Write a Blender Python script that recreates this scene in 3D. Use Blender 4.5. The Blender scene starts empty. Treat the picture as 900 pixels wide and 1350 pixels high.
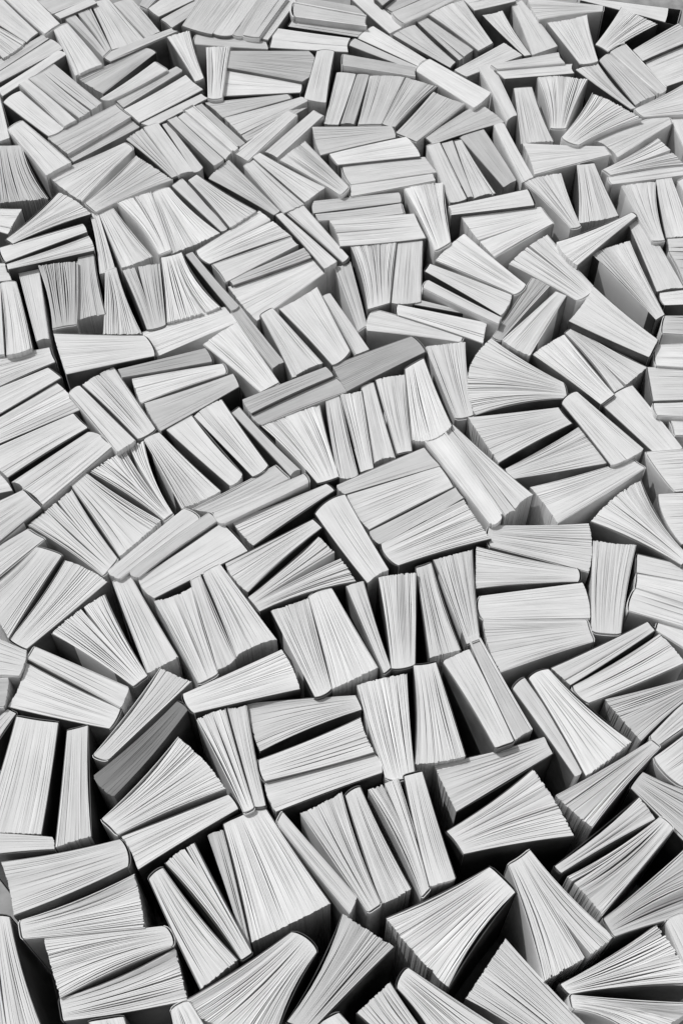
# Upright paperbacks packed on a pavement, seen from above (monochrome photograph)
import bpy, math, random
import numpy as np
from mathutils import Vector, Matrix

scene = bpy.context.scene
C = scene.collection
rng = np.random.default_rng(11)

# ------------------------------------------------------------------ measured plan of the books
# one line per book: four corners of its page block (spine, spine, fore-edge, fore-edge) read from a 900 x 1350
# survey picture, tile by tile (T = tile origin and width), how far it fans (0-9), paper tone (0-9), notes
PLAN = """
T 0 0 240
190 160 130 210 -90 65 5 -15 1 7
298 115 222 168 15 -20 150 -35 0 8
-120 70 -130 150 15 288 128 207 6 7
-75 335 -80 400 245 190 210 170 2 6
-75 400 -60 440 310 242 250 193 1 7
-10 440 15 475 328 270 285 250 0 8
335 117 268 150 375 375 505 318 2 8
190 5 262 68 450 -10 380 -60 1 6
268 70 300 92 480 15 440 -8 0 7
548 240 508 278 320 88 448 40 5 6 .55:.1
540 -5 450 20 553 245 712 190 4 7
650 -8 560 18 720 188 790 155 1 6
510 268 550 302 888 153 850 137 0 6
735 40 788 82 960 0 870 -60 0 7
795 95 850 138 1010 30 975 -5 1 6
690 25 730 45 800 -30 740 -60 0 5
715 237 770 262 512 462 385 385 3 6
765 305 828 345 545 495 495 488 2 7
565 488 612 532 905 350 870 327 2 6
612 540 690 605 1007 440 920 368 1 8
695 608 760 625 1030 485 995 462 0 7
270 318 145 388 392 582 502 508 4 6 .5:.08
140 390 95 415 318 625 378 592 0 7
105 450 20 507 238 672 318 632 1 8
570 518 645 577 335 760 238 685 3 6
332 768 365 800 692 628 640 583 1 6
115 598 42 642 232 868 352 803 2 8
0 480 -60 500 -30 705 48 680 0 8
T 0 0 300
490 565 527 592 325 795 190 692 4 8
338 802 380 838 682 710 540 617 6 7
708 690 678 702 500 550 565 508 7 6
625 485 570 505 705 692 765 678 1 7
665 485 640 492 765 682 803 660 0 7
700 460 662 475 845 655 885 628 1 6
T 220 0 240
90 555 55 580 290 790 328 748 0 7
135 525 92 548 325 750 355 725 0 8 w
175 512 140 525 357 725 388 705 0 5
75 125 225 168 380 -30 200 -60 1 6
228 163 325 172 470 -30 360 -50 2 7
328 170 373 178 500 -20 450 -30 0 5
378 170 458 182 600 -15 510 -30 0 6
460 180 502 195 640 5 595 -15 1 7
150 170 140 218 502 242 480 188 0 6
183 382 137 400 0 182 112 150 7 8
275 480 203 482 195 232 312 228 6 8
312 250 297 335 665 402 697 250 2 5 c.15
662 405 657 458 278 475 297 340 0 9
590 465 612 488 275 582 185 508 1 6
660 478 697 500 365 665 283 582 2 7
370 668 398 697 695 530 600 545 1 6
590 550 642 573 400 797 330 755 1 7
722 545 772 573 545 780 485 750 1 7
T 300 0 300
290 -15 268 8 545 60 500 22 0 5
268 10 268 68 550 105 550 62 1 6 w
262 70 240 105 520 148 552 110 1 6
178 108 168 188 478 206 486 150 0 8
422 205 352 203 302 388 390 405 1 7
457 215 455 258 745 303 748 268 1 5
505 152 482 180 730 275 750 262 1 6
575 103 515 152 752 263 788 235 2 9
560 -15 488 -5 640 132 700 102 0 8
508 293 430 287 380 488 440 492 2 7
560 297 510 295 445 492 500 493 3 5
610 490 515 492 562 300 700 305 2 6
665 500 610 487 705 305 828 342 4 6
645 497 662 545 368 614 335 500 2 6
402 608 437 652 762 617 705 540 1 9
455 655 490 730 828 680 780 620 1 7
488 732 488 776 822 714 810 686 1 7
478 738 445 770 207 632 305 558 5 7
128 603 98 622 305 800 387 740 3 8
105 632 65 658 222 842 302 806 4 7
180 850 207 832 5 632 -75 705 3 6
T 440 0 240
200 -10 240 28 300 -20 260 -60 0 5
288 60 350 115 590 0 540 -50 2 6
240 28 288 58 460 -20 420 -60 0 5
600 305 572 335 290 172 400 122 1 6
445 75 398 98 620 300 692 245 1 6 .3:.1
785 210 712 250 470 72 640 0 4 7
640 0 695 52 900 5 860 -60 1 7
475 292 405 350 690 532 775 457 0 9
305 655 410 700 650 512 490 453 2 6
448 678 492 715 840 605 710 510 2 6
T 600 0 300
-5 275 45 303 265 218 192 168 1 7
140 255 165 272 435 248 410 207 1 7
155 275 195 312 470 290 462 252 1 8
298 215 270 220 105 58 185 40 3 8
262 0 220 18 303 217 402 182 1 7
582 22 580 45 330 77 285 -10 3 7
565 240 490 252 362 88 520 58 4 8
552 175 605 205 798 95 655 28 6 8
888 38 872 100 490 0 480 -15 0 7 b
740 242 700 197 880 92 960 150 4 7
745 242 835 342 990 290 960 150 1 8
712 425 690 430 475 275 560 245 5 7
610 207 568 240 710 415 792 376 3 6
672 177 612 207 800 372 836 348 1 6 w
708 430 745 462 930 450 920 322 4 8
150 255 90 268 205 478 245 455 1 7
303 345 230 350 258 568 388 558 4 7
438 505 375 505 318 292 522 312 8 8
420 540 490 572 735 467 542 365 9 8
810 447 850 467 600 580 530 556 2 7
848 470 852 490 640 622 600 582 1 7
582 668 615 692 905 650 800 545 8 8 .5:.08
605 700 620 728 910 690 905 650 2 8
585 577 612 612 312 690 265 565 1 8
550 645 477 652 485 882 645 852 5 7
495 890 455 900 268 718 418 685 6 7
110 508 18 545 190 742 242 712 1 5
25 553 -5 560 75 785 158 765 4 7
-62 565 -112 578 -20 800 48 782 1 7
-10 556 -55 568 48 782 78 783 0 6
192 488 153 497 265 722 308 700 1 8
900 450 850 475 905 590 950 560 0 8
T 0 190 240
112 5 -60 5 -60 290 240 265 9 6
-90 310 -110 400 42 445 112 320 2 9
32 468 68 492 452 345 292 235 6 8
0 512 32 583 430 435 408 393 2 8
35 592 42 620 465 525 437 452 5 8
-80 590 -80 690 62 672 28 588 1 8
80 683 5 690 35 1040 157 1005 2 8
5 690 -60 690 -50 1045 25 1040 1 8
188 588 88 610 182 975 243 962 1 8
378 890 262 910 192 600 382 580 8 5
465 543 385 562 383 872 522 842 3 6
555 308 447 350 495 640 752 555 5 8 .35:.12
848 520 785 545 583 290 745 237 6 9 .5:.06
840 215 755 245 848 540 1085 438 6 9
575 612 520 630 512 938 700 935 7 7
822 890 725 916 605 625 792 590 4 6 .62:.1
T 220 190 240
75 535 -30 562 0 880 265 803 8 9
75 165 25 205 265 430 305 405 1 7
150 150 105 180 310 412 442 328 5 7
147 525 215 592 612 452 455 328 4 9 .6:.05
228 595 293 680 648 497 615 458 1 7
303 668 330 697 712 560 685 508 5 6
712 562 787 632 445 872 305 705 2 9
130 533 93 548 315 822 357 795 1 5
360 797 315 825 525 1110 582 1078 2 5
572 340 538 352 778 617 842 578 2 8
897 553 865 582 595 345 677 303 1 8
T 440 190 240
320 238 330 288 -100 342 -98 280 1 6
330 292 345 343 -75 378 -95 345 3 6
395 342 455 465 30 505 -25 375 3 8 .5:.05
577 480 498 525 348 220 540 190 5 9
278 782 165 815 75 490 312 468 7 8
440 465 315 478 283 785 430 778 2 7
162 895 118 925 0 600 80 583 4 6
-15 740 -55 757 108 1042 175 1015 1 7
945 690 885 742 503 575 645 443 3 9
475 590 448 630 825 848 880 745 2 8
470 672 442 712 812 890 828 855 4 7
410 765 400 795 700 850 690 835 0 6
320 792 320 847 737 985 757 882 1 9
632 935 620 978 163 920 195 815 1 8
955 222 990 302 575 352 562 305 1 8
1020 308 1085 392 795 558 625 352 2 9 .6:.04
T 660 190 240
808 472 745 475 597 205 762 185 6 8
838 150 762 167 815 463 950 455 5 8
930 150 872 185 960 330 1010 290 1 8
640 338 668 358 378 598 275 483 3 9
700 360 622 382 770 732 905 712 2 7
820 467 828 530 960 530 960 455 1 7
828 530 905 690 980 690 980 535 1 6
808 840 762 868 443 540 637 477 6 8 d
460 705 370 772 40 592 228 448 4 8 .45:.06
0 968 -42 950 152 660 247 692 5 5
325 750 268 727 5 965 145 1045 4 8
775 965 730 1055 335 875 458 703 2 8
785 735 810 797 1010 790 1010 705 1 9
T 660 390 240
812 97 800 185 1010 195 1010 95 2 6
760 243 768 345 1010 360 1010 232 1 9
725 352 755 520 1010 512 1010 365 1 7
755 530 775 590 1010 598 1010 518 1 8
830 600 860 690 1010 690 1010 603 0 8
560 485 490 537 155 290 315 190 5 9
355 150 315 185 562 480 722 350 5 8 .3:.06
377 473 300 532 545 838 708 758 2 8
650 443 498 540 750 772 897 750 2 8
22 852 70 905 537 825 385 645 4 7
T 440 390 240
1130 425 1147 508 700 588 780 210 6 8 c.12
1105 550 1175 632 815 825 662 600 3 7
690 585 597 602 455 250 648 227 5 7
445 310 350 365 385 712 582 640 5 9 c.08
387 765 310 780 205 415 352 390 3 8
197 432 135 452 200 826 302 800 4 8
197 850 130 872 28 485 137 468 6 8
28 490 -42 505 20 895 118 885 3 7
380 200 450 278 65 472 -8 345 1 4
T 220 390 240
825 403 887 472 462 637 412 585 1 5
782 350 822 397 415 582 370 513 2 5
852 890 740 925 462 640 757 540 7 9
360 550 320 580 612 893 662 860 1 6
500 835 420 892 135 597 272 513 4 8
110 572 0 665 310 940 375 880 3 8
285 55 348 130 -50 300 -120 182 1 9
553 425 460 475 180 240 348 130 4 9
525 60 462 97 620 405 770 330 4 8
905 268 815 342 555 65 742 -45 2 8
187 258 224 325 -225 405 -245 362 1 4
272 335 290 385 -130 530 -175 412 3 9
325 383 357 450 -30 668 -112 530 3 6
T 0 390 240
712 195 765 298 330 387 265 180 2 8 d
245 253 275 328 -110 505 -130 330 2 8
235 355 302 405 -100 640 -120 500 1 8
-160 690 -140 790 400 562 280 430 5 9
362 580 437 652 40 897 -90 780 2 8
770 655 680 707 408 440 563 350 5 8
397 445 343 487 580 772 670 715 3 8
T 0 560 260
400 33 462 50 105 292 50 262 1 7
455 48 515 98 195 368 105 292 2 8
-100 260 -100 330 60 300 0 225 1 8
105 295 192 378 -80 600 -110 395 2 7
125 475 207 522 -60 740 -80 590 2 7
285 597 165 558 -90 780 40 975 4 7
46 975 127 1021 490 718 297 620 4 8
537 608 470 690 130 455 327 297 7 8 .35:.05
387 212 320 272 545 600 735 435 5 8
788 400 745 432 415 212 655 72 9 9 .3:.08
730 35 655 70 827 382 1007 300 6 8
T 220 560 260
75 385 148 430 -216 702 -271 667 2 7
190 402 232 435 -130 695 -170 665 1 6
247 448 368 577 -55 792 -130 700 2 8
492 187 555 245 213 400 115 385 3 6
622 225 645 263 255 452 213 400 2 7
722 270 762 303 392 552 292 435 3 8
662 432 705 472 372 762 268 632 4 8
370 785 425 852 862 715 690 510 8 7 .55:.15
T 420 560 260
122 320 -15 408 222 724 322 662 3 8
480 103 555 187 120 318 80 275 3 6
547 188 612 285 232 478 130 320 2 8
622 285 660 335 282 545 232 485 1 6
285 540 365 642 785 520 660 340 5 8 d
572 28 480 72 780 455 837 410 1 9 w
615 0 595 10 895 385 976 318 2 8
595 10 573 38 850 415 895 390 2 7
T 640 560 260
662 155 727 198 327 447 205 285 2 8
730 125 862 305 1020 300 1020 105 2 8
788 315 895 545 1030 540 1030 308 2 8
905 575 890 640 480 440 708 250 8 9
22 457 25 557 468 672 468 450 3 7
415 655 418 718 -45 748 -42 555 5 8
617 952 485 942 493 525 685 545 3 7
690 590 688 675 1030 735 1030 665 1 8
692 680 685 745 1040 860 1040 740 1 9
685 748 655 850 1030 960 1040 865 2 8
-25 780 -10 890 475 883 440 720 1 8
T 600 780 300
517 110 547 197 180 317 110 107 3 7
757 118 788 155 455 370 377 302 1 7
465 370 530 440 905 282 805 168 5 8
950 330 990 370 735 590 590 425 5 6
770 570 805 608 960 500 930 405 2 7
785 655 900 770 1020 690 960 520 4 8
770 588 807 618 540 930 400 805 6 7
372 308 290 345 515 730 697 592 6 9
275 342 227 387 470 730 507 690 1 7
97 183 55 200 238 590 305 550 0 6 w
805 100 792 155 960 260 1000 170 1 9
T 550 1000 350
765 45 722 102 960 340 1000 130 4 6
98 245 158 325 530 262 390 35 6 8 d
382 310 308 362 430 752 667 605 7 8 .6:.08
242 367 332 455 105 777 -105 540 6 9 d
465 362 490 388 805 205 750 130 5 7 d
820 198 867 240 625 530 510 400 8 8 .15:.05
630 540 670 605 980 520 920 290 7 6
900 525 840 553 905 700 980 640 1 8
485 762 520 800 940 770 808 562 8 9
520 800 530 850 760 960 960 830 8 9
600 935 480 1000 165 812 298 612 5 7
T 400 780 300
832 590 755 617 548 275 655 225 3 8
525 280 432 293 440 682 640 648 5 8
440 717 325 738 213 370 407 325 6 9
950 572 985 642 605 870 515 682 3 7 d
345 297 315 322 168 -22 237 -43 3 7
442 285 345 302 294 -55 446 -75 5 8
506 -114 443 -92 497 262 620 230 5 7
697 185 642 208 513 -125 667 -166 5 7
T 200 780 300
262 322 185 362 11 35 158 -19 4 8
194 -62 155 -40 262 305 332 262 4 7
272 -108 203 -71 332 255 492 188 4 8
125 402 170 480 585 385 512 228 3 9 d
712 380 642 415 470 75 620 25 5 8 d
712 -14 620 22 715 382 892 298 4 9
802 408 830 468 430 632 378 440 4 7 d
425 663 450 750 880 635 825 497 5 8
880 642 908 718 490 872 445 757 2 8 d
405 850 362 870 180 505 290 462 7 9
452 842 405 848 297 458 377 445 4 8
T 0 780 300
585 330 525 375 205 165 415 10 7 9 .4:.05
516 -66 447 -36 585 325 705 262 3 8
140 218 112 265 480 460 512 380 1 8
475 460 430 542 32 455 105 280 3 9
-90 150 -90 330 75 335 107 232 2 7
-90 345 -90 460 20 455 38 340 2 5
67 482 30 463 -80 560 -40 640 1 7
232 520 65 495 -70 945 165 957 3 8 d
350 530 265 552 218 1010 362 965 4 7 d
370 645 428 665 755 355 635 302 6 7
697 435 742 472 450 812 368 730 2 1 d
T 0 1000 350
345 205 400 258 763 100 604 -72 6 8
772 122 807 172 467 378 410 265 2 8 d
-60 250 -60 330 185 308 180 265 1 7
405 273 432 368 48 532 5 350 3 7
70 548 80 612 490 572 455 393 6 8
555 567 585 637 205 808 148 605 6 8
203 812 217 892 637 820 595 640 7 8 d
35 540 -60 548 -60 960 150 930 5 8 d
555 372 505 412 680 780 805 682 4 8
855 655 815 682 560 355 660 287 7 8 .3:.06
852 650 832 655 705 260 755 243 4 7
642 822 578 855 600 960 710 940 1 9
420 875 300 893 330 960 440 960 1 8
T 280 1000 350
175 157 35 222 132 622 400 490 3 9 d
265 588 355 658 210 960 -130 840 6 8
252 890 330 930 617 637 440 525 7 6 d
238 182 220 218 465 527 490 470 2 7
570 490 525 520 300 185 437 115 6 7
502 98 450 130 570 492 672 440 5 8
737 435 708 467 530 105 628 65 7 8 .5:.08
712 45 648 62 735 435 825 408 3 8 d
665 708 625 780 760 960 1000 930 4 8
720 930 620 985 488 862 602 757 5 7
430 862 360 900 420 980 520 960 1 8
"""
F_PX, PITCH, H_CAM, TOP = 1637.0, math.radians(57.0), 1.35, 0.18

def survey(px, py, z):
    """survey pixel -> point on the level plane at height z"""
    x = (px - 450.0) / F_PX
    y = -(py - 675.0) / F_PX
    d = Vector((x, math.cos(PITCH) + y * math.sin(PITCH), -math.sin(PITCH) + y * math.cos(PITCH)))
    k = (H_CAM - z) / -d.z
    return np.array((d.x * k, d.y * k))

# ------------------------------------------------------------------ materials
def mat(name):
    m = bpy.data.materials.new(name)
    m.use_nodes = True
    nt = m.node_tree
    return m, nt, nt.nodes['Principled BSDF']

def paper_material():
    m, nt, b = mat('book_paper')
    N, L = nt.nodes.new, nt.links.new
    att = N('ShaderNodeAttribute'); att.attribute_name = 'tone'
    uv = N('ShaderNodeUVMap'); uv.uv_map = 'UVMap'
    # leaf lines: noise stretched along the page edge
    mp = N('ShaderNodeMapping'); mp.inputs['Scale'].default_value = (1250, 4, 1)
    L(uv.outputs['UV'], mp.inputs['Vector'])
    n1 = N('ShaderNodeTexNoise'); n1.inputs['Scale'].default_value = 1; n1.inputs['Detail'].default_value = 3
    n1.inputs['Roughness'].default_value = .7
    L(mp.outputs['Vector'], n1.inputs['Vector'])
    r1 = N('ShaderNodeMapRange'); r1.inputs['From Min'].default_value = .3; r1.inputs['From Max'].default_value = .7
    r1.inputs['To Min'].default_value = .93; r1.inputs['To Max'].default_value = 1.05
    L(n1.outputs['Fac'], r1.inputs['Value'])
    # fingered, aged blotches
    mp2 = N('ShaderNodeMapping'); mp2.inputs['Scale'].default_value = (120, 26, 1)
    L(uv.outputs['UV'], mp2.inputs['Vector'])
    n2 = N('ShaderNodeTexNoise'); n2.inputs['Scale'].default_value = 1; n2.inputs['Detail'].default_value = 4
    L(mp2.outputs['Vector'], n2.inputs['Vector'])
    r2 = N('ShaderNodeMapRange'); r2.inputs['From Min'].default_value = .3; r2.inputs['From Max'].default_value = .7
    r2.inputs['To Min'].default_value = .92; r2.inputs['To Max'].default_value = 1.06
    L(n2.outputs['Fac'], r2.inputs['Value'])
    a = N('ShaderNodeMath'); a.operation = 'MULTIPLY'; L(r1.outputs[0], a.inputs[0]); L(r2.outputs[0], a.inputs[1])
    c = N('ShaderNodeMath'); c.operation = 'MULTIPLY'; L(a.outputs[0], c.inputs[0]); L(att.outputs['Fac'], c.inputs[1])
    cc = N('ShaderNodeCombineColor')
    for i in range(3): L(c.outputs[0], cc.inputs[i])
    L(cc.outputs[0], b.inputs['Base Color'])
    b.inputs['Roughness'].default_value = .85
    b.inputs['Specular IOR Level'].default_value = .2
    bp = N('ShaderNodeBump'); bp.inputs['Strength'].default_value = .35; bp.inputs['Distance'].default_value = .0006
    L(n1.outputs['Fac'], bp.inputs['Height']); L(bp.outputs['Normal'], b.inputs['Normal'])
    return m

def cover_material(name, lo, hi, rough):
    m, nt, b = mat(name)
    N, L = nt.nodes.new, nt.links.new
    oi = N('ShaderNodeObjectInfo'); tc = N('ShaderNodeTexCoord')
    n = N('ShaderNodeTexNoise'); n.noise_dimensions = '4D'
    n.inputs['Scale'].default_value = 22; n.inputs['Detail'].default_value = 5
    mm = N('ShaderNodeMath'); mm.operation = 'MULTIPLY'; mm.inputs[1].default_value = 40
    L(oi.outputs['Random'], mm.inputs[0]); L(mm.outputs[0], n.inputs['W']); L(tc.outputs['Object'], n.inputs['Vector'])
    r = N('ShaderNodeMapRange'); r.inputs['From Min'].default_value = .38; r.inputs['From Max'].default_value = .68
    r.inputs['To Min'].default_value = lo; r.inputs['To Max'].default_value = hi
    L(n.outputs['Fac'], r.inputs['Value'])
    cc = N('ShaderNodeCombineColor')
    for i in range(3): L(r.outputs[0], cc.inputs[i])
    L(cc.outputs[0], b.inputs['Base Color'])
    b.inputs['Roughness'].default_value = rough
    return m

def pavement_material():
    m, nt, b = mat('pavement_stone')
    N, L = nt.nodes.new, nt.links.new
    tc = N('ShaderNodeTexCoord')
    n = N('ShaderNodeTexNoise'); n.inputs['Scale'].default_value = 45; n.inputs['Detail'].default_value = 8
    L(tc.outputs['Object'], n.inputs['Vector'])
    r = N('ShaderNodeMapRange'); r.inputs['From Min'].default_value = .3; r.inputs['From Max'].default_value = .7
    r.inputs['To Min'].default_value = .22; r.inputs['To Max'].default_value = .36
    L(n.outputs['Fac'], r.inputs['Value'])
    cc = N('ShaderNodeCombineColor')
    for i in range(3): L(r.outputs[0], cc.inputs[i])
    L(cc.outputs[0], b.inputs['Base Color']); b.inputs['Roughness'].default_value = .9
    bp = N('ShaderNodeBump'); bp.inputs['Strength'].default_value = .5; bp.inputs['Distance'].default_value = .003
    L(n.outputs['Fac'], bp.inputs['Height']); L(bp.outputs['Normal'], b.inputs['Normal'])
    return m

PAPER = paper_material()
COVERS = {'dark': cover_material('dark_card', .02, .09, .45),
          'grey': cover_material('grey_card', .10, .24, .5),
          'light': cover_material('light_card', .55, .78, .55)}

# ------------------------------------------------------------------ mesh helpers
def link_mesh(name, verts, faces, material, parent, origin):
    me = bpy.data.meshes.new(name)
    me.from_pydata([(v[0] - origin[0], v[1] - origin[1], v[2]) for v in verts], [], faces)
    me.materials.append(material)
    o = bpy.data.objects.new(name, me)
    C.objects.link(o)
    o.parent = parent
    return o

def smooth(x):
    x = np.clip(x, 0, 1)
    return x * x * (3 - 2 * x)

TONES = {0: .12, 1: .22, 2: .28, 3: .35, 4: .42, 5: .49, 6: .57, 7: .65, 8: .70, 9: .76}
K = 6                                   # steps along a leaf

class Book:
    """plan shape of one page block: point(u, s), u across the thickness, s from spine (0) to fore-edge (1)"""
    def __init__(self, q, fan, tone, z, bulge):
        self.z, self.fan, self.tone = z, fan, tone
        S1, S2, F2, F1 = q
        # consistent winding: u runs to the left of the spine -> fore-edge direction
        d = (F1 + F2) / 2 - (S1 + S2) / 2
        if d[0] * (S2 - S1)[1] - d[1] * (S2 - S1)[0] < 0:
            S1, S2, F1, F2 = S2, S1, F2, F1
        self.S1, self.S2, self.F1, self.F2 = S1, S2, F1, F2
        self.dir = d / np.linalg.norm(d)
        self.len = np.linalg.norm(d)
        self.nrm = np.array((-self.dir[1], self.dir[0]))
        self.w0 = np.linalg.norm(S2 - S1); self.w1 = np.linalg.norm(F2 - F1)
        self.bow = rng.normal(0, .004 + .0008 * fan) * self.len
        self.flare = min(.35, .03 * fan) * max(0, self.w1 - self.w0) * .25
        self.bulge = bulge
        self.spine_round = rng.uniform(-.06, .12) * self.w0
        self.corner = rng.uniform(.0, .0016) if self.w0 > .012 else rng.uniform(0, .0015)
        self.fcorner = rng.uniform(0, .002) if fan < 4 and self.w1 < .05 else 0.0

    def point(self, u, s):
        a = self.S1 * (1 - u) + self.S2 * u
        a = a - self.dir * self.spine_round * 4 * u * (1 - u)
        a = a + self.dir * self.corner * abs(2 * u - 1) ** 7
        d1, d2 = self.F1 - self.S1, self.F2 - self.S2
        chord = self.F1 * (1 - u) + self.F2 * u
        # leaves have equal length, so a fan's fore-edge runs along an arc
        L1, L2 = np.linalg.norm(d1), np.linalg.norm(d2)
        dd = d1 * (1 - u) + d2 * u
        arc = self.S1 * (1 - u) + self.S2 * u + dd / np.linalg.norm(dd) * (L1 * (1 - u) + L2 * u)
        f = chord * .35 + arc * .65 + self.dir * self.bulge * self.len * 4 * u * (1 - u)
        f = f - self.dir * self.fcorner * abs(2 * u - 1) ** 7
        p = a * (1 - s) + f * s
        k = 4 * s * (1 - s)
        return p + self.nrm * (self.bow * k) - self.nrm * (self.flare * k * (2 * u - 1))

def page_section(bk, u0, u1, f0, f1, root, origin, start=0.0):
    """a run of leaves from u0..u1 at the spine to f0..f1 at the fore-edge, one connected mesh bound at the spine"""
    fan = bk.fan
    wf = bk.w1 * (f1 - f0)
    pitch = (.0012, .0012, .0013, .0013, .0014, .0015, .0017, .0018, .0020, .0023)[fan]
    n = int(np.clip(wf / pitch, 4, 90))
    shp = 5.0 if fan < 5 else 14.0
    fr = rng.gamma(shp, 1, n) + .4
    fr /= fr.sum()
    ed = np.concatenate(([0], np.cumsum(fr)))
    fr2 = fr * rng.uniform(.8, 1.2, n); fr2 /= fr2.sum()
    ed2 = np.concatenate(([0], np.cumsum(fr2)))
    verts, faces, tone, uvs = [], [], [], []
    base_tone = TONES[bk.tone]
    tilt_sd = .012 + .018 * fan
    lean = 0.0
    uoff = rng.uniform(0, 50)
    gmean = (.006, .009, .015, .03, .045, .075, .10, .135, .18, .24)[fan]
    ph = rng.uniform(0, 6.28, 3); am = rng.uniform(.3, 1, 3)
    loose = lambda u: max(.08, 1 + (.75 if fan < 6 else .35) * (am[0] * math.sin(3 * u + ph[0]) + am[1] * math.sin(7 * u + ph[1]) + .6 * am[2] * math.sin(15 * u + ph[2])))
    drift = rng.normal(0, 1); wobd = 0.0
    for i in range(n):
        lo = loose(ed[i])
        kx = .6 if fan < 5 else .2
        gf = min(.6, rng.exponential(gmean * lo) * kx + (1 - kx) * gmean * lo)
        gs = rng.uniform(.2, .88) - .025 * fan
        side = rng.uniform(.2, .8)
        tn = base_tone * (1 + rng.normal(0, .02))
        zz = bk.z
        drop = abs(rng.normal(0, (.00004 + .00008 * fan) * min(1.5, lo))) + (rng.uniform(.001, .003) if rng.random() < .012 else 0)
        drift = .8 * drift + .6 * rng.normal(0, 1)
        width = max(.0004, wf * fr2[i])
        tilt = np.clip(drift * tilt_sd, -.45, .45) * width
        tilt = float(np.clip(tilt, -.0012, .0012))
        endj = -abs(rng.normal(0, .0002 + .00007 * fan))
        wobd = .86 * wobd + .5 * rng.normal(0, 1)
        wob = wobd * (.00025 + .00016 * fan)
        b0 = len(verts)
        for k in range(K + 1):
            s = start + (1 - start) * k / K
            ul = u0 + (u1 - u0) * ed[i]; ur = u0 + (u1 - u0) * ed[i + 1]
            fl = f0 + (f1 - f0) * ed2[i]; fr_ = f0 + (f1 - f0) * ed2[i + 1]
            g = gf * smooth((s - gs) / (1 - gs))
            a, c = ul + (fl - ul) * s, ur + (fr_ - ur) * s
            w = c - a
            a += w * g * side; c -= w * g * (1 - side)
            se = s + (endj / bk.len if k == K else 0)
            pl, pr = bk.point(a, se), bk.point(c, se)
            off = bk.nrm * wob * math.sin(math.pi * s)
            pl = pl + off; pr = pr + off
            t = tilt * smooth(s * 1.2) * min(1, lo)
            zk = zz - drop * smooth(.1 + s * 1.3)
            verts += [(pl[0], pl[1], zk - t), (pr[0], pr[1], zk + t), (pl[0], pl[1], .002), (pr[0], pr[1], .002)]
            uvl = (uoff + ed[i] * wf, s * bk.len + uoff); uvr = (uoff + ed[i + 1] * wf, s * bk.len + uoff)
            uvs += [uvl, uvr, uvl, uvr]
            tone += [tn] * 4
        for k in range(K):
            p = b0 + 4 * k; q = p + 4
            faces += [(p, p + 1, q + 1, q), (p + 2, p, q, q + 2), (p + 1, p + 3, q + 3, q + 1)]
        e = b0 + 4 * K
        faces += [(e, e + 1, e + 3, e + 2), (b0, b0 + 2, b0 + 3, b0 + 1)]
        if i:
            pv = b0 - 4 * (K + 1)
            faces.append((pv + 1, pv + 3, b0 + 2, b0))
    o = link_mesh('page_block', verts, faces, PAPER, root, origin)
    me = o.data
    at = me.attributes.new('tone', 'FLOAT', 'POINT'); at.data.foreach_set('value', tone)
    lay = me.uv_layers.new(name='UVMap')
    li = np.empty(len(me.loops), np.int32); me.loops.foreach_get('vertex_index', li)
    lay.data.foreach_set('uv', np.asarray(uvs, np.float32)[li].ravel())
    return o

def strip(name, pts, thick, side, z0, z1, material, root, origin):
    """a card wall of even thickness along a plan path; side = +1/-1 says where the thickness goes"""
    pts = [np.asarray(p) for p in pts]
    verts, faces = [], []
    n = len(pts)
    for i, p in enumerate(pts):
        t = pts[min(i + 1, n - 1)] - pts[max(i - 1, 0)]
        t = t / (np.linalg.norm(t) + 1e-9)
        q = p + np.array((-t[1], t[0])) * thick * side
        verts += [(p[0], p[1], z1), (q[0], q[1], z1), (p[0], p[1], z0), (q[0], q[1], z0)]
    for i in range(n - 1):
        a, b = 4 * i, 4 * i + 4
        faces += [(a, a + 1, b + 1, b), (a + 2, a, b, b + 2), (a + 1, a + 3, b + 3, b + 1), (a + 3, a + 2, b + 2, b + 3)]
    e = 4 * (n - 1)
    faces += [(0, 2, 3, 1), (e, e + 1, e + 3, e + 2)]
    return link_mesh(name, verts, faces, material, root, origin)

# ------------------------------------------------------------------ labels
def look_words(fan, tone, width, split):
    t = {9: 'bright white', 8: 'pale', 7: 'light grey', 6: 'grey', 5: 'dull grey', 4: 'smoky grey', 1: 'darkest grey'}[tone]
    th = 'slim' if width < .021 else ('thick' if width > .043 else 'mid-thick')
    op = 'split' if split else ('tightly shut' if fan == 0 else 'closed' if fan <= 2 else 'slightly parted' if fan <= 4
                                else 'half-fanned' if fan <= 6 else 'widely fanned')
    return th, op, t

def heading(d):
    a = math.degrees(math.atan2(-d[1], d[0])) % 360
    return ('right', 'upper right', 'top', 'upper left', 'left', 'lower left', 'bottom', 'lower right')[int((a + 22.5) // 45) % 8]

# ------------------------------------------------------------------ read the plan, build the books
books = []
for line in PLAN.strip().splitlines():
    t = line.split()
    if t[0] == 'T':
        ox, oy, wd = map(float, t[1:])
        continue
    q = np.array([float(v) for v in t[:8]]).reshape(4, 2) * wd / 900 + (ox, oy)
    opt = {'start': .12 if 'b' in t[10:] else 0.0, 'white': False, 'gap': None, 'bulge': None, 'dark': False}
    for x in t[10:]:
        if x[0] == '.':
            opt['gap'] = tuple(float(v) for v in x.split(':'))
        elif x[0] == 'c':
            opt['bulge'] = float(x[1:])
        elif x == 'w':
            opt['white'] = True
        elif x in 'db':
            opt['dark'] = True
    books.append((q, int(t[8]), int(t[9]), opt))

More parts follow.
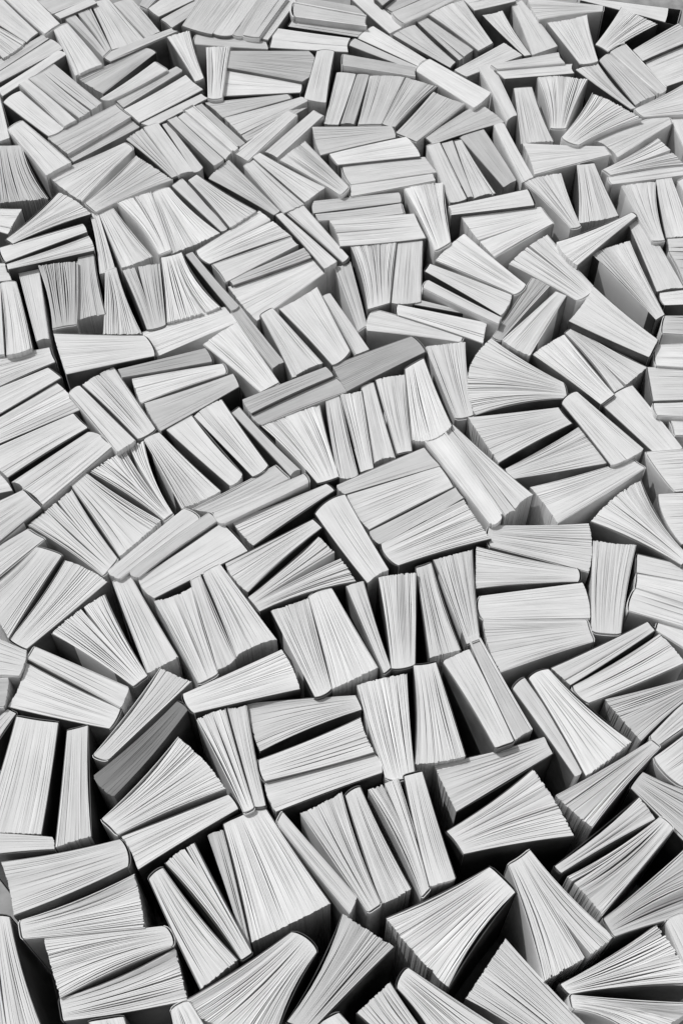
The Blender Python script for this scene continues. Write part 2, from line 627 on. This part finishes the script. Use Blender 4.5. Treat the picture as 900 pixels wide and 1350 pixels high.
used_labels = set()
centres = [b[0].mean(0) for b in books]
for bi, (qpx, fan, tone, opt) in enumerate(books):
    z = TOP + float(np.clip(rng.normal(0, .003), -.007, .007))
    q = [survey(p[0], p[1], z) for p in qpx]
    # let the block fill its slot: covers and page edges reach a little past the survey corners
    mid = np.mean(q, axis=0); ax = (q[2] + q[3] - q[0] - q[1]); ax = ax / np.linalg.norm(ax); px_ = np.array((-ax[1], ax[0]))
    wl = np.linalg.norm(q[0] - q[1]) / 2 + np.linalg.norm(q[2] - q[3]) / 2
    kw = 1 + min(.05, .0008 / max(wl, .01))
    q = [mid + ax * float((p - mid) @ ax) * 1.008 + px_ * float((p - mid) @ px_) * kw for p in q]
    bulge = opt['bulge'] if opt['bulge'] is not None else (rng.uniform(-.035, .03) if fan < 5 else rng.uniform(-.015, .015))
    bk = Book(q, fan, tone, z, bulge)
    origin = np.mean(q, axis=0)
    root = bpy.data.objects.new('paperback_book', None)
    C.objects.link(root)
    root.location = (origin[0], origin[1], 0)
    root.empty_display_size = .03
    root['category'] = 'book'
    root['group'] = 'paperback books standing packed on the pavement'
    # covers take the outermost 0.5 mm
    ct = .0022 if opt['white'] else .0006
    ins = (ct + .0003) / max(bk.w0, .006), (ct + .0003) / max(bk.w1, .006)
    secs = [(ins[0], 1 - ins[0], ins[1], 1 - ins[1])]
    if opt['gap']:
        g, gw = opt['gap']
        us = .5 + (g - .5) * .9
        secs = [(ins[0], us, ins[1], g - gw / 2), (us, 1 - ins[0], g + gw / 2, 1 - ins[1])]
    for s in secs:
        page_section(bk, *s, root, origin, opt['start'])
    kind = 'dark' if opt['dark'] else ('dark', 'grey', 'light')[int(rng.choice(3, p=(.22, .33, .45)))]
    if opt['white']: kind = 'light'
    M = COVERS[kind]
    zc = z + rng.uniform(-.0016, .0004)
    zc = z + .001 if opt['white'] else min(zc, z + .0003)
    ss = np.linspace(0, 1.0, 8)
    side1 = [bk.point(0, s) for s in ss]
    side2 = [bk.point(1, s) for s in ss]
    strip('front_cover', side1, ct, 1, 0.0, zc, M, root, origin)
    strip('back_cover', side2, ct, -1, 0.0, zc, M, root, origin)
    us = np.linspace(0, 1, 9)
    r = min(.0012, bk.w0 * .2)
    sp = [bk.point(u, 0) - bk.dir * (.0004 + ct + r * (1 - (2 * u - 1) ** 8) * .6) for u in us]
    strip('spine', sp, ct, 1, 0.0, zc - .0002, M, root, origin)
    # label: look, neighbour, place
    cx, cy = centres[bi]
    th, op, tn = look_words(fan, tone, (bk.w0 + bk.w1) / 2, opt['gap'])
    near = None
    for bj, c2 in enumerate(centres):
        if bj == bi: continue
        of, ot = books[bj][1], books[bj][2]
        word = 'widely fanned' if of >= 7 and fan < 7 else 'bright white' if ot == 9 and tone < 9 else 'darkest grey' if ot == 1 else \
               'smoky grey' if ot == 4 and tone > 4 else None
        if word is None or not (0 < c2[0] < 900 and 0 < c2[1] < 1350): continue
        dist = float(np.hypot(*(c2 - centres[bi])))
        if dist < 55 + cy * .08 and (near is None or dist < near[0]):
            v = centres[bi] - c2
            rel = ('right of' if v[0] > 0 else 'left of') if abs(v[0]) > abs(v[1]) else ('below' if v[1] > 0 else 'above')
            near = (dist, f'{rel} a {word} one')
    px, py = int(np.clip(cx / 9, 0, 99)), int(np.clip(cy / 13.5, 0, 99))
    dpx = (qpx[2] + qpx[3] - qpx[0] - qpx[1])
    spine = heading(-dpx)
    ax_ = 'at the left edge' if px < 3 else 'at the right edge' if px > 96 else f'{px}% across'
    ay_ = 'along the top edge' if py < 3 else 'along the bottom edge' if py > 97 else f'{py}% down'
    if near:
        label = f'{th} {op} {tn} book {near[1]}, {ax_}, {ay_}'
        if len(label.split()) <= 12: label = label.replace(' book ', f' book, spine to the {spine}, ')
    else:
        label = f'{th} {op} {tn} book, spine to the {spine}, {ax_}, {ay_}'
    if px < 3 or px > 96:
        if py < 3 or py > 97:
            label = label.replace(f', {ax_}, {ay_}', f', at the {"top" if py < 3 else "bottom"} {"left" if px < 3 else "right"} corner')
    label = label.replace('mid-thick ', '')
    if len(label.split()) > 16: label = label.replace('spine to the ', 'spine ')
    if len(label.split()) > 16: label = label.replace('along the top edge', 'top edge').replace('along the bottom edge', 'bottom edge')
    if len(label.split()) > 16: label = label.replace(', spine ' + spine, '').replace('the left edge', 'left edge').replace('the right edge', 'right edge').replace('tightly shut', 'shut')
    if label in used_labels:
        label = label.replace(' book', ' paperback')
        print('label twice', label)
    used_labels.add(label)
    root['label'] = label

# ------------------------------------------------------------------ setting
def ground():
    s = 40.0
    me = bpy.data.meshes.new('pavement')
    me.from_pydata([(-s, -s, 0), (s, -s, 0), (s, s, 0), (-s, s, 0)], [], [(0, 1, 2, 3)])
    me.materials.append(pavement_material())
    o = bpy.data.objects.new('pavement', me)
    o.location.z = -.004
    C.objects.link(o)
    o['kind'] = 'structure'
    o['label'] = 'grey stone pavement under the packed books'
ground()

# ------------------------------------------------------------------ light
SUN_EL, SUN_AZ = math.radians(52), math.radians(-52)      # azimuth from +Y (away from the camera) towards +X
w = bpy.data.worlds.new('World'); scene.world = w; w.use_nodes = True
nt = w.node_tree
bg = nt.nodes['Background']
sky = nt.nodes.new('ShaderNodeTexSky'); sky.sky_type = 'NISHITA'; sky.sun_disc = False
sky.sun_elevation = SUN_EL; sky.sun_rotation = SUN_AZ
bw = nt.nodes.new('ShaderNodeRGBToBW')                      # the photograph is monochrome
nt.links.new(sky.outputs[0], bw.inputs[0]); nt.links.new(bw.outputs[0], bg.inputs[0])
bg.inputs[1].default_value = .15
sd = bpy.data.lights.new('sun', 'SUN'); sd.energy = 2.0; sd.angle = math.radians(.6); sd.color = (1, 1, 1)
so = bpy.data.objects.new('sun', sd); C.objects.link(so)
to_sun = Vector((math.sin(SUN_AZ) * math.cos(SUN_EL), math.cos(SUN_AZ) * math.cos(SUN_EL), math.sin(SUN_EL)))
so.rotation_euler = to_sun.to_track_quat('Z', 'Y').to_euler()
so.location = to_sun * 5

# ------------------------------------------------------------------ camera
cam = bpy.data.cameras.new('camera')
cam.sensor_fit = 'VERTICAL'; cam.sensor_height = 36; cam.sensor_width = 24
cam.lens = 36 * F_PX / 1350
cam.clip_start = .05; cam.clip_end = 200
co = bpy.data.objects.new('camera', cam); C.objects.link(co)
co.location = (0, 0, H_CAM)
co.rotation_euler = (math.pi / 2 - PITCH, 0, 0)
scene.camera = co
scene.view_settings.view_transform = 'Standard'
scene.view_settings.look = 'None'
scene.view_settings.exposure = 0.23
scene.view_settings.gamma = 1.0
